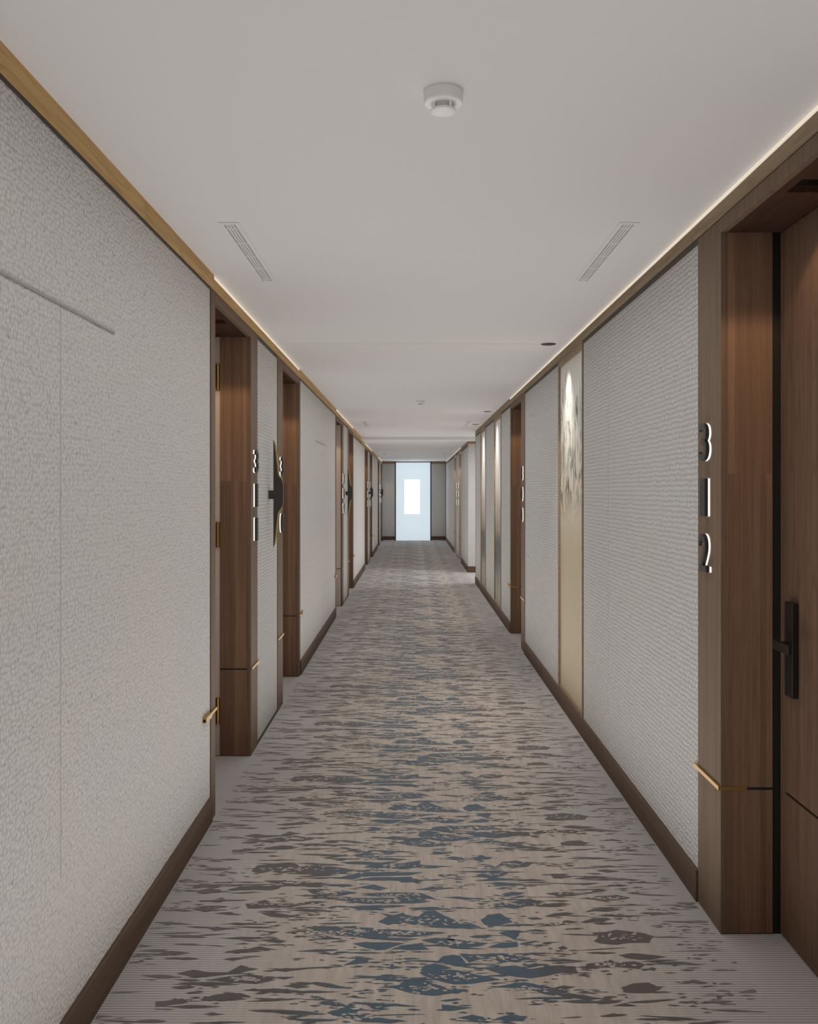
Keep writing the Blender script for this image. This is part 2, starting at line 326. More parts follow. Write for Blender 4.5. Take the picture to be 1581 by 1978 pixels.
# ------------------------------------------------------------------ shell
def shell():
    # floor with its woven motif
    m = MB(); bm = m.bm
    v = [bm.verts.new(c) for c in ((-1.5, YB, 0), (4.2, YB, 0), (4.2, YE + 0.6, 0), (-1.5, YE + 0.6, 0))]
    bm.faces.new(v)
    A = [  # traced outlines, pixel units of two views of one repeat
     (750, [[(38,975),(80,945),(140,918),(190,915),(250,935),(330,965),(380,985),(500,985),(430,1000),(360,1010),(290,1022),(200,1018),(110,1000)],
      [(185,885),(240,868),(340,864),(440,870),(560,895),(690,925),(570,942),(480,955),(400,955),(300,930),(230,905)],
      [(190,870),(230,840),(290,825),(340,838),(385,858),(300,866)],
      [(300,812),(340,785),(400,775),(435,778),(465,810),(490,843),(430,845),(360,828)],
      [(430,765),(560,770),(700,765),(800,780),(880,790),(850,805),(740,815),(690,822),(640,795),(560,800),(500,820),(470,800)],
      [(580,850),(680,845),(780,838),(870,860),(940,850),(1050,842),(1150,845),(1155,880),(1050,885),(950,905),(870,915),(780,908),(690,890),(630,870)],
      [(620,970),(720,955),(830,940),(900,950),(1000,975),(1110,1000),(1010,1022),(930,1010),(870,990),(800,980)],
      [(1025,1020),(1100,1005),(1200,1020),(1300,1040),(1220,1052),(1130,1040)],
      [(1195,850),(1210,825),(1300,820),(1350,800),(1400,820),(1500,812),(1575,830),(1530,858),(1400,850),(1290,850),(1210,865)],
      [(1400,775),(1480,765),(1580,770),(1700,785),(1600,805),(1480,795)],
      [(20,740),(80,722),(150,705),(215,700),(200,720),(250,738),(150,745)],
      [(195,685),(290,668),(400,680),(520,690),(610,703),(560,720),(450,732),(370,728),(300,705)],
      [(600,728),(680,705),(790,695),(795,722),(700,732)],
      [(680,640),(730,625),(805,625),(800,655),(775,678),(720,660)],
      [(-140,640),(-60,620),(60,618),(150,628),(360,638),(250,655),(120,665),(50,660),(-60,660)],
      [(570,560),(610,530),(680,518),(720,545),(760,575),(700,590),(630,600),(590,585)],
      [(-60,570),(0,540),(60,550),(110,530),(180,540),(240,505),(290,502),(360,540),(400,560),(430,585),(510,580),(570,605),(470,612),(350,610),(270,605),(210,590),(150,590),(80,570),(0,590)],
      [(-170,400),(-60,394),(100,392),(200,398),(320,440),(220,425),(130,412),(0,414),(-100,412)],
      [(-330,436),(-200,425),(80,426),(180,435),(260,448),(170,460),(50,460),(-150,460)],
      [(-190,288),(-140,268),(120,268),(215,268),(140,285),(50,290),(-150,295)],
      [(-220,318),(-100,300),(90,298),(150,297),(150,320),(60,320)],
      [(-150,240),(-80,215),(90,215),(200,195),(205,240),(120,245),(-80,242)],
      [(660,235),(700,205),(780,197),(880,215),(850,235),(780,240),(730,228)],
      [(540,285),(640,262),(740,268),(700,290),(640,305),(580,300)],
      [(740,322),(880,308),(970,318),(880,325)],
      [(270,142),(400,150),(330,158),(272,155)],
      [(340,180),(400,172),(450,178),(410,190)],
      [(500,182),(560,170),(640,178),(610,192),(540,190)],
      [(690,402),(760,388),(840,395),(780,412),(720,415)],
      [(640,470),(750,460),(860,430),(960,460),(880,470),(770,492),(700,485)],
      [(970,400),(1090,388),(1230,390),(1280,368),(1340,382),(1230,400),(1130,415),(1040,418)],
      [(1160,430),(1280,415),(1400,408),(1480,425),(1400,442),(1300,440)],
      [(1200,512),(1260,492),(1350,482),(1430,497),(1350,510),(1270,508)],
      [(960,540),(1010,520),(1080,512),(1140,522),(1080,535),(1000,542)],
      [(890,605),(1000,580),(1100,562),(1170,575),(1080,588),(980,598)],
      [(1170,575),(1250,550),(1330,545),(1370,555),(1290,572),(1220,580)],
      [(1250,640),(1330,632),(1400,622),(1480,630),(1560,640),(1620,660),(1600,700),(1480,700),(1400,710),(1300,705),(1260,690),(1285,665)],
      [(1040,728),(1070,718),(1100,735),(1060,742)],
      [(1420,975),(1500,950),(1600,945),(1680,980),(1600,1005),(1520,1010),(1450,1005)],
      [(1260,1060),(1330,1045),(1430,1058),(1350,1075),(1300,1078)],
      [(1370,1085),(1450,1065),(1530,1088),(1450,1092)],
      [(1130,310),(1250,290),(1380,298),(1240,312)],
      [(1000,288),(1060,282),(1130,298),(1060,308),(1010,305)],
      [(1265,258),(1330,250),(1415,265),(1340,272)],
      [(1150,340),(1230,333),(1290,336),(1200,348)],
      [(980,460),(1060,455),(1120,465),(1050,470)],
      [(850,548),(910,542),(950,552),(890,560)]]),
     (300, [[(925,605),(1060,598),(1180,618),(1300,640),(1440,668),(1350,680),(1240,665),(1120,655),(1010,632)],
      [(850,625),(930,628),(1040,655),(1140,680),(1050,678),(960,650),(900,636)],
      [(1240,608),(1330,610),(1330,632),(1270,625)],
      [(1210,703),(1280,695),(1420,698),(1530,702),(1440,728),(1400,740),(1310,735)],
      [(1180,485),(1270,472),(1390,470),(1360,495),(1300,500),(1230,492)],
      [(1380,520),(1460,530),(1520,515),(1545,540),(1530,560),(1500,585),(1400,575),(1460,555)],
      [(550,460),(620,462),(670,435),(740,460),(830,465),(960,445),(1060,448),(930,465),(800,485),(650,488),(570,490)],
      [(650,520),(720,515),(800,528),(870,540),(760,545),(700,540)],
      [(660,322),(780,318),(940,330),(1050,335),(960,352),(830,345),(710,335)],
      [(440,375),(520,355),(640,350),(780,355),(720,378),(600,375),(480,382)],
      [(1030,348),(1130,340),(1210,345),(1150,360)],
      [(1240,360),(1330,345),(1430,370),(1350,378)],
      [(930,380),(1010,370),(1060,400),(1150,378),(1240,395),(1150,412),(1040,410),(960,400)],
      [(580,262),(620,228),(720,215),(860,215),(880,235),(1000,225),(1100,238),(1220,255),(1150,275),(980,290),(860,270),(760,275),(700,262),(640,275)],
      [(1130,208),(1250,203),(1380,210),(1500,198),(1410,225),(1250,222),(1180,218)],
      [(1090,305),(1180,290),(1250,270),(1260,300),(1200,312)],
      [(640,685),(720,678),(810,690),(760,705),(700,695)],
      [(415,760),(500,740),(580,735),(650,755),(550,762)],
      [(575,735),(640,720),(730,740),(650,748)],
      [(130,885),(240,865),(300,880),(440,880),(530,838),(630,860),(520,880),(400,900),(240,910)],
      [(310,930),(450,905),(580,893),(720,908),(740,925),(620,950),(530,948),(420,935)],
      [(720,910),(860,910),(780,925)],
      [(770,965),(870,955),(950,970),(860,975)],
      [(935,945),(980,938),(1080,950),(1210,980),(1100,975),(1000,965)],
      [(700,998),(850,992),(1140,998),(980,1006),(800,1006)],
      [(270,1045),(360,1020),(510,1005),(580,1028),(450,1045),(330,1055)],
      [(0,1060),(170,1045),(210,1060),(100,1080),(0,1092)],
      [(100,970),(200,960),(245,975),(160,985)],
      [(1340,925),(1400,900),(1450,905),(1410,925)],
      [(1150,835),(1230,800),(1300,795),(1310,820),(1220,830)],
      [(410,800),(500,790),(590,790),(480,808)],
      [(0,770),(100,752),(220,762),(120,775)],
      [(360,520),(450,512),(540,530),(450,530)],
      [(220,490),(310,485),(400,505),(300,510)],
      [(320,610),(380,602),(430,620),(370,628)],
      [(660,130),(760,118),(860,115),(800,128)],
      [(250,385),(320,372),(400,375),(400,392),(270,400)],
      [(400,585),(500,578),(630,582),(500,592)],
      [(1200,165),(1290,150),(1400,180),(1520,188),(1380,192),(1280,180)]])]
    P = 1.116
    tile, holes = [], []
    def unproj(px, py):
        d = HC * F / (py - VY); return ((px - VX) * d / F, d)
    def ragged(pts, amp, ex=1.0):
        out = []
        n = len(pts)
        for i in range(n):
            a, b = pts[i], pts[(i+1) % n]
            k = max(1, int(math.hypot(b[0]-a[0], b[1]-a[1]) / 0.022))
            for j in range(k):
                t = j / k
                out.append((a[0]+(b[0]-a[0])*t + random.uniform(-amp, amp)*1.5, a[1]+(b[1]-a[1])*t + random.uniform(-amp, amp)))
        return out
    def blob(cx, cy, w, h):
        n = random.choice((3, 4, 5)); sl = random.uniform(-0.12, 0.12)
        top, bot = [], []
        for i in range(1, n + 1):
            t = -1 + 2*(i + random.uniform(-.25, .25))/(n + 1)
            e = (1 - abs(t)**1.6)
            top.append((cx + t*w, cy + e*h*random.uniform(.45, 1.35) + sl*t*w))
            bot.append((cx + t*w, cy - e*h*random.uniform(.45, 1.35) + sl*t*w))
        return [(cx - w, cy - sl*w)] + bot + [(cx + w, cy + sl*w)] + top[::-1]
    for ox, shapes in A:
        for sh in shapes:
            w = [unproj(ox + a/3.162, 1600 + b/3.162) for a, b in sh]
            tile.append(ragged(w, 0.0026))
            cx = sum(a for a, _ in w)/len(w); cy = sum(b for _, b in w)/len(w)
            sx = max(a for a, _ in w)-min(a for a, _ in w); sy = max(b for _, b in w)-min(b for _, b in w)
            if sx > 0.12 and sy > 0.045 and random.random() < 0.85:
                for _ in range(int(26*sx/0.2)):
                    holes.append(blob(cx + random.gauss(0, sx*0.17), cy + random.gauss(0, sy*0.14), random.uniform(0.004, 0.011), random.uniform(0.002, 0.006)))
    # loose specks and slivers gathered in clumps
    for _ in range(150):
        side = random.choice((-1, 1))
        cx = side * random.uniform(0.10, 0.98) + 0.04 if random.random() < 0.72 else random.uniform(-0.40, 0.45)
        cy = random.uniform(2.6, 2.6 + P)
        for _ in range(random.randint(4, 14)):
            x, y = cx + random.gauss(0, 0.052), cy + random.gauss(0, 0.015)
            tile.append(blob(x, y, random.uniform(0.006, 0.026), random.uniform(0.0015, 0.0050)))
    for _ in range(150):
        side = random.choice((-1, 1)); x = side*random.uniform(0.30, 0.95)+0.04; y = random.uniform(2.6, 2.6+P)
        tile.append(blob(x, y, random.uniform(0.03, 0.095), random.uniform(0.003, 0.010)))
    for _ in range(55):
        x = random.uniform(-.36, .40); y = random.uniform(2.6, 2.6+P)
        tile.append(blob(x, y, random.uniform(0.03, 0.10), random.uniform(0.003, 0.011)))
    for k in range(-5, 23):
        for pl, z, mi in ((tile, 0.0006, 1), (holes, 0.0012, 0)):
            for ip, pts in enumerate(pl):
                q = [(a, b + k*P) for a, b in pts]
                ymn = min(b for _, b in q); ymx = max(b for _, b in q)
                if ymn < YB or ymx > YE: continue
                lim_l, lim_r = -WL + 0.012, WR - 0.012
                q = [(min(max(a, lim_l), lim_r), b) for a, b in q]
                if max(a for a, _ in q) - min(a for a, _ in q) < 0.002: continue
                f = bm.faces.new([bm.verts.new((a, b, z + (ip % 97) * 4e-6)) for a, b in q]); f.material_index = mi
    me = bpy.data.meshes.new('floor')
    for f in bm.faces:
        f.normal_update()
        if f.normal.z < 0: f.normal_flip()
    bm.to_mesh(me); bm.free()
    me.materials.append(M['carpet']); me.materials.append(M['motif'])
    o = bpy.data.objects.new('floor', me); C.objects.link(o)
    tag(o, 'patterned hallway carpet in beige, steel blue and umber', 'floor', kind='structure')

    # ceiling with one fine joint and the lowered far part
    m = MB()
    m.box(-1.5, 4.2, YB, 6.038, CZ, 2.6).box(-1.5, 4.2, 6.044, YSTEP, CZ, 2.6).box(-1.5, 4.2, 6.03, 6.05, CZ + 0.006, 2.6)
    m.box(-1.5, 4.2, YSTEP, YE + 0.6, CZF, 2.6)
    tag(m.make('ceiling', M['ceiling']), 'smooth off-white plaster ceiling over the corridor', 'ceiling', kind='structure')

    # backing walls with niches for the doors
    def wall(name, s, opens, y0, y1, label):
        m = MB(); y = y0
        for a, b, ca, cb in opens:
            if a < y0 or b > y1: continue
            top = CZ if b < YSTEP else CZF
            dz = top - CZ
            m.box(X(s, .02), X(s, .40), y, a - .02, 0, top)
            m.box(X(s, .02), X(s, .40), a - .02, b + .02, 2.37 + dz, top)
            m.box(X(s, .26), X(s, .40), a - .02, b + .02, 0, 2.37 + dz)
            y = b + .02
        m.box(X(s, .02), X(s, .40), y, y1, 0, CZF if y1 > YSTEP else CZ)
        return tag(m.make(name, M['plaster']), label, 'wall', kind='structure')
    wall('wall_left', -1, openL, YB, YE, 'left wall behind the fabric panels and door frames')
    wall('wall_right', 1, openR[:2], YB, YC0, 'near right wall behind the fabric panels and artworks')
    wall('wall_right', 1, openR[2:], YC1, YE, 'far right wall beyond the side passage').name = 'wall_far_right'
    tag(MB().box(-1.5, 4.2, YB - .1, YB, 0, 2.5).make('wall_back', M['plaster']), 'wall closing the corridor behind the viewpoint', 'wall', kind='structure')
    tag(MB().box(4.0, 4.1, YC0 - 1, YC1 + 1, 0, CZ).make('wall_passage_end', M['plaster']), 'end wall of the side passage', 'wall', kind='structure')
    tag(MB().box(WR + .40, 4.0, YC0 - .1, YC0, 0, CZ).make('wall_passage_near', M['plaster']), 'near wall of the side passage', 'wall', kind='structure')
    tag(MB().box(WR + .40, 4.0, YC1, YC1 + .1, 0, CZ).make('wall_passage_far', M['plaster']), 'far wall of the side passage', 'wall', kind='structure')
    # end wall around the window
    gx0, gx1 = -0.506, 0.582
    m = MB()
    m.box(-1.5, gx0, YE + .02, YE + .2, 0, 2.5).box(gx1, 1.5, YE + .02, YE + .2, 0, 2.5).box(gx0, gx1, YE + .02, YE + .2, 2.315, 2.5)
    tag(m.make('wall_end', M['plaster']), 'end wall of the corridor around the tall window', 'wall', kind='structure')
    w = thing('window_1', 'tall frosted pale blue window with a bright inner pane at the corridor end', 'window', ((gx0+gx1)/2, YE + .05, 0), kind='structure')
    MB().box(gx0, gx0 + .034, YE, YE + .08, 0, CZF - .002).box(gx1 - .034, gx1, YE, YE + .08, 0, CZF - .002).make('window_frame', M['framedark'], w)
    m = MB(); a, b = gx0 + .034, gx1 - .034; c, d, e, f = -.215, .238, .791, 1.809
    for bx in ((a, c, 0.003, 2.315), (d, b, 0.003, 2.315), (c, d, 0.003, e), (c, d, f, 2.315)):
        m.box(bx[0], bx[1], YE + .045, YE + .060, bx[2], bx[3])
    m.make('frosted_glass', M['frost'], w)
    MB().box(c, d, YE + .045, YE + .060, e, f).make('clear_pane', M['clear'], w)
shell()

# ------------------------------------------------------------------ crowns, baseboards
def crowns():
    ledL = [(s0 + .05, s0 + 3.20) for s0 in LM]
    ledR = [(YB, 9.56), (19.0, 27.4)]
    def runs(s, y0, y1, leds, mat, name, label):
        m = MB(); cuts = sorted({y0, y1, *[c for l in leds for c in l if y0 < c < y1], *([YSTEP] if y0 < YSTEP < y1 else [])})
        for a, b in zip(cuts, cuts[1:]):
            top = CZ if b <= YSTEP + .001 else CZF
            lit = any(l[0] <= (a+b)/2 <= l[1] for l in leds)
            m.box(X(s, -.003), X(s, .02), a, b, top - .065, top - (.018 if lit else 0))
        return tag(m.make(name, mat), label, 'trim', kind='structure')
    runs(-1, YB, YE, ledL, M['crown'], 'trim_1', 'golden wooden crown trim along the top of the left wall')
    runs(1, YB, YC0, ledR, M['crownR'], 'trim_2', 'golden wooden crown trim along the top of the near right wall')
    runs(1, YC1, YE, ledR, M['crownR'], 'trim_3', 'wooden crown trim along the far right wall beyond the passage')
    m = MB().box(-WL, -.506, YE - .003, YE + .02, 2.275, CZF).box(.582, WR, YE - .003, YE + .02, 2.275, CZF)
    tag(m.make('trim_4', M['crownX']), 'wooden crown trim on the end wall beside the window', 'trim', kind='structure')
    m = MB().box(WR, 4.0, YC1 - .014, YC1 - .001, CZF - .045, CZF)
    tag(m.make('trim_5', M['crownX']), 'wooden crown trim on the wall of the side passage', 'trim', kind='structure')
    names = ['over the nearest door pair on the left', 'over the second door pair on the left', 'over the third door pair on the left', 'over the farthest door pair on the left']
    k = 0
    for s, leds in ((-1, ledL), (1, ledR)):
        for i, (a, b) in enumerate(leds):
            top = CZ if b < YSTEP + 1 else CZF
            lab = 'thin warm light strip between crown trim and ceiling ' + (names[i] if s < 0 else ('along the near right wall' if i == 0 else 'along the far right wall'))
            t = thing('cove_light_strip', lab, 'light strip', (X(s, .01), (a+b)/2, top - .018), 'cove light strips under the ceiling')
            MB().box(X(s, .012), X(s, .02), a, b, top - .0178, top - .0002).make('channel', M['whiteplastic'], t)
            MB().box(X(s, .001), X(s, .012), a, b, top - .0176, top - .0004).make('diffuser', M['led'], t)
    # baseboards
    def bb(s, segs, name, label):
        m = MB()
        for a, b in segs: m.box(X(s, -.008), X(s, .02), a, b, 0, .110)
        return tag(m.make(name, M['base'], bevel=.002), label, 'baseboard', kind='structure')
    bb(-1, [(YB, 4.073), (7.335, 10.74), (14.002, 17.407), (20.669, 24.074), (27.336, YE)], 'baseboard_left', 'dark brown wooden baseboard under the left fabric panels')
    bb(1, [(YB, 2.026), (3.274, 8.31), (9.53, YC0)], 'baseboard_right', 'dark brown wooden baseboard under the right panels and artworks')
    bb(1, [(YC1, 18.95), (22.17, YE)], 'baseboard_far_right', 'brown wooden baseboard on the far right wall')
    m = MB().box(-WL, -.506, YE - .008, YE + .02, .018, .13).box(.582, WR, YE - .008, YE + .02, .018, .13)
    tag(m.make('baseboard_end', M['baseX']), 'brown baseboard on the end wall', 'baseboard', kind='structure')
    m = MB().box(-WL + .01, -.506, YE - .008, YE + .02, 0, .018).box(.582, WR - .01, YE - .008, YE + .02, 0, .018)  # pale strip stands in for light in the gap under the baseboard
    tag(m.make('lit_gap_strip', M['whiteplastic']), 'thin white strip painted in for the lit gap under the end wall baseboard', 'trim', kind='structure')
    m = MB().box(WR, 4.0, YC1 - .014, YC1 - .001, 0, .11)
    tag(m.make('baseboard_passage', M['baseX']), 'brown baseboard in the side passage', 'baseboard', kind='structure')
crowns()

# ------------------------------------------------------------------ fabric panels
def panel(s, y0, y1, label, low=False, seams=()):
    top = CZ if y1 < YSTEP + .5 else CZF
    mat = M['fabL'] if (s < 0 and not low) else M['fabR']
    z0 = .020 if low else .110
    tt = .076 if (s < 0 and not low) else .088
    t = thing('fabric_panel', label, 'wall panel', (X(s, .01), (y0+y1)/2, 0 if low else z0), 'woven fabric wall panels')
    MB().box(X(s, .004), X(s, .0198), y0 + .006, y1 - .006, z0, top - tt).make('fabric', mat, t)
    m = MB()
    m.box(X(s, .002), X(s, .0198), y0 + .0005, y0 + .006, z0, top - tt)
    m.box(X(s, .002), X(s, .0198), y1 - .006, y1 - .0005, z0, top - tt)
    m.box(X(s, .001), X(s, .0198), y0 + .0005, y1 - .0005, top - tt, top - .0655)
    if low: m.box(X(s, .002), X(s, .0198), y0 + .0005, y1 - .0005, 0, z0)
    m.make('edge_trim', M['darkgap'], t, label='dark brown edge trim')
    for ys, za, zb in seams:
        MB().box(X(s, .0032), X(s, .006), ys - .0012, ys + .0012, za, zb).make('seam', M['seam'], t)
panel(-1, YB, 4.073, 'large beige woven fabric panel filling the near left wall', seams=[(2.338, .47, 1.905)])
panel(-1, 5.30, 6.10, 'narrow woven fabric panel between doors 311 and 310, behind the first black wall sign', low=True)
panel(-1, 7.335, 10.74, 'pale woven fabric panel just past door 310 on the left wall')
panel(-1, 11.967, 12.767, 'narrow fabric panel behind the second black wall sign on the left', low=True)
panel(-1, 14.002, 17.407, 'third large fabric panel along the left wall, past the second door pair')
panel(-1, 18.634, 19.434, 'narrow fabric panel behind the third black wall sign on the left', low=True)
panel(-1, 20.669, 24.074, 'fourth large fabric panel along the left wall, past the third door pair')
panel(-1, 25.301, 26.101, 'narrow fabric panel behind the farthest black wall sign on the left', low=True)
panel(-1, 27.336, YE - .004, 'slim fabric panel at the far left corner beside the end wall')
panel(1, YB, 2.026, 'fabric panel on the right wall before door 312')
panel(1, 3.274, 5.487, 'large grey woven fabric panel between door 312 and the nearest artwork', seams=[(4.79, .3, 2.15)])
panel(1, 6.40, 8.31, 'grey woven fabric panel between the nearest artwork and door 300')
panel(1, 9.53, 10.53, 'fabric panel between door 300 and the middle artwork')
panel(1, 11.39, 12.72, 'fabric panel between the middle and the farthest artwork')
panel(1, 13.63, YC0, 'narrow fabric panel past the farthest artwork at the passage corner')
panel(1, YC1, 18.95, 'fabric panel on the far right wall just beyond the side passage')
panel(1, 20.18, 20.98, 'narrow fabric panel between the two far right doors', low=True)
panel(1, 22.17, YE - .06, 'last fabric panel on the right wall, bluish from the end window')
for a, b, lab in ((-WL + .004, -.506, 'grey fabric panel on the end wall left of the window'), (.582, WR - .004, 'grey fabric panel on the end wall right of the window')):
    o = MB().box(a, b, YE, YE + .0198, .13, 2.275).make('fabric_panel', M['fabE']); tag(o, lab, 'wall panel', 'woven fabric wall panels')
t = MB().box(WR + .003, 4.0, YC1 - .010, YC1 - .001, .11, CZF - .045).make('fabric_panel', M['fabE'])
tag(t, 'fabric panel facing the viewer on the side passage wall', 'wall panel', 'woven fabric wall panels')
t = MB().box(WR - .004, WR + .0198, YE - .06, YE - .001, 0, 2.285).make('trim_7', M['framedark'])
tag(t, 'dark vertical post at the far right corner', 'trim', kind='structure')
t = MB().box(WR, WR + .40, YC0, YC0 + .004, 0, CZ).make('trim_8', M['casing'])
tag(t, 'wooden return at the corner of the side passage', 'trim', kind='structure')

# grey strips drawn in for the shade of gaps in the left panels
for a, b, lab in ((1.88, 2.755, 'thin grey strip for a shadow gap in the near left fabric panel'), (8.54, 9.42, 'thin grey strip for a shadow gap in the fabric panel past door 310')):
    o = MB().box(X(-1, .0005), X(-1, .0040), a, b, 1.9065, 1.9125).make('panel_shadow_gap', M['grooveGrey']); tag(o, lab, 'shadow gap', 'thin shadow gaps on the left panels')

# ------------------------------------------------------------------ doors
def door(idx, s, y0, y1, ca, cb, label, cream=False, number_far=True, gap_cream=False, pale_casing=False):
    top = CZ if y1 < YSTEP else CZF
    dz = top - CZ
    yc = (y0 + y1) / 2
    t = thing('door_%d' % idx, label, 'door', (X(s, .2), yc, 0), kind='structure')
    OT = 2.285 + dz
    hz = 2.3305 + dz
    cas = M['cream'] if pale_casing else M['casing']
    jm = M['cream'] if cream else M['jamb']
    # flat casings either side and header
    for nm, a, b in (('casing', y0 - ca + .0005, y0), ('casing', y1, y1 + cb - .0005)):
        MB().box(X(s, 0), X(s, .0195), a, b, 0, hz).make(nm, cas, t, bevel=.0012)
    MB().box(X(s, 0), X(s, .0195), y0, y1, OT, hz).make('header', cas, t)
    gapm = M['cream'] if gap_cream else M['black']
    for a, b, e in ((y0 - .0195, y0, 1), (y1, y1 + .0195, -1)):
        j = MB().box(X(s, .0195), X(s, .1685), a, b, .004, OT).make('jamb', jm, t)
        # shadow groove on the jamb face
        yy = (b, b + .0008) if e > 0 else (a - .0008, a)
        MB().box(X(s, .085 if s > 0 else .02), X(s, .168), yy[0], yy[1], .471, .479).make('groove', M['black'], j, label='black groove line')
        if s > 0: MB().box(X(s, .0), X(s, .085), yy[0] - .001, yy[1] + .001, .470, .481).make('inlay', M['brass'], j, label='brass inlay')
        hinge_here = gap_cream and e < 0
        st = MB().box(X(s, .1685), X(s, .255), a + (.0 if e > 0 else .003), b - (.003 if e > 0 else .0), .004, OT).make('door_stop', gapm if (e < 0 or s > 0) else M['black'], t)
        if hinge_here:
            for za, zb in ((1.995, 2.136), (1.138, 1.276), (.176, .318)):
                h = MB().box(X(s, .1690), X(s, .190), y1 - .004, y1 + .003, za + dz, zb + dz).make('hinge', M['brassdark'], t, label='dark brass hinge')
                MB().lathe([(0, za + dz + .001), (.0045, za + dz + .001), (.0045, zb + dz - .001), (0, zb + dz - .001)], X(s, .1795), y1 - .006, 16).make('pin', M['gold'], h)
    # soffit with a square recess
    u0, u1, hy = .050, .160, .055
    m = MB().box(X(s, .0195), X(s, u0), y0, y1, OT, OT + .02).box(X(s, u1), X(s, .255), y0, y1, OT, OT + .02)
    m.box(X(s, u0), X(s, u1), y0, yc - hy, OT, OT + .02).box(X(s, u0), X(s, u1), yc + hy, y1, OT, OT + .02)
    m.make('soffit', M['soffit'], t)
    dl = ['the nearest', 'the second', 'the third', 'the fourth', 'the fifth', 'the sixth', 'the seventh', 'the farthest'][idx - 1] + ' left door' if s < 0 else ['right door 312', 'right door 300', 'the first pale far right door', 'the second pale far right door'][idx - 9]
    d = thing('recessed_downlight', 'square recessed downlight in the soffit over ' + dl, 'downlight', (X(s, .105), yc, OT + .02), 'square downlights over the doors')
    m = MB()
    m.box(X(s, u0 - .003), X(s, u0), yc - hy, yc + hy, OT + .0205, OT + .075).box(X(s, u1), X(s, u1 + .003), yc - hy, yc + hy, OT + .0205, OT + .075)
    m.box(X(s, u0), X(s, u1), yc - hy - .003, yc - hy, OT + .0205, OT + .075).box(X(s, u0), X(s, u1), yc + hy, yc + hy + .003, OT + .0205, OT + .075)
    m.box(X(s, u0 - .003), X(s, u1 + .003), yc - hy - .003, yc + hy + .003, OT + .075, OT + .078)
    m.make('housing', M['black'], d)
    MB().lathe([(0, OT + .066), (.026, OT + .066), (.030, OT + .0745), (0, OT + .0745)], X(s, .105), yc, 24).make('lens', M['lens'], d)
    li = bpy.data.lights.new('door spot', 'SPOT'); li.energy = DOORW; li.color = (1.0, .70, .42)
    li.spot_size = math.radians(122); li.spot_blend = .22; li.shadow_soft_size = .018
    lo = bpy.data.objects.new('lamp_or_fill', li); C.objects.link(lo); lo.parent = d
    lo.location = (0, 0, -.012)
    # leaf: upper and lower field with a dark groove between
    m = MB().box(X(s, .194), X(s, .240), y0 + .002, y1 - .002, .480, OT - .003).box(X(s, .194), X(s, .240), y0 + .002, y1 - .002, .008, .471)
    m.box(X(s, .202), X(s, .238), y0 + .004, y1 - .004, .471, .480, 1)
    m.box(X(s, .194), X(s, .202), (y1 - .042) if s > 0 else (y0 + .002), (y1 - .002) if s > 0 else (y0 + .042), .471, .480)
    lf = m.make('leaf', [M['leaf'], M['black']], t)
    # handle
    hy0 = (y1 - .145) if s > 0 else (y0 + .085)
    hd = MB().box(X(s, .173), X(s, .194), hy0, hy0 + .060, .798, 1.095).make('handle_plate', M['blackmetal'], t, bevel=.003)
    m = MB(); c = hy0 + .033
    m.box(X(s, .140), X(s, .173), c - .009, c + .009, .952, .972)
    q0, q1 = (c - .112, c + .010) if s > 0 else (c - .010, c + .112)
    m.box(X(s, .128), X(s, .142), q0, q1, .948, .976)
    m.make('lever', M['blackmetal'], hd, bevel=.002)
    # brass bands on the casings
    for a, b in ((y0 - ca, y0), (y1, y1 + cb)):
        ex0, ex1 = (0.15, 0.0) if a < yc and ca < .12 else ((0.012, 0.0) if a < yc else (0.0, 0.20 if cb < .12 else .03))
        m = MB().box(X(s, -.008), X(s, -.0), a - ex0, b + ex1, .469, .482)
        if ex0 > .1: m.box(X(s, -.014), X(s, .0035), a - ex0, a - ex0 + .11, .467, .488)
        if ex1 > .1: m.box(X(s, -.014), X(s, .0035), b + ex1 - .11, b + ex1, .467, .488)
        m.make('brass_band', M['brass'], t, label='thin brass band')
    return t

DOORW = 6.0
nL = ['nearest wooden door on the left, door 311', 'second wooden door on the left, door 310', 'door 309 with pale cream jambs on the left', 'fourth wooden door on the left, door 308',
      'fifth wooden door on the left, door 307', 'sixth wooden door on the left, door 306', 'seventh wooden door on the left, door 305', 'farthest wooden door on the left, door 304']
for i, (a, b, ca, cb) in enumerate(openL):
    door(i + 1, -1, a, b, ca, cb, nL[i], cream=(i == 2), gap_cream=True)
nR = ['nearest dark wooden door on the right, door 312', 'second wooden door on the right, door 300', 'first pale door beyond the side passage, door on the far right', 'second pale door beyond the side passage, door nearest the end window on the right']
for i, (a, b, ca, cb) in enumerate(openR):
    door(i + 9, 1, a, b, ca, cb, nR[i], cream=(i > 1), pale_casing=(i > 1))

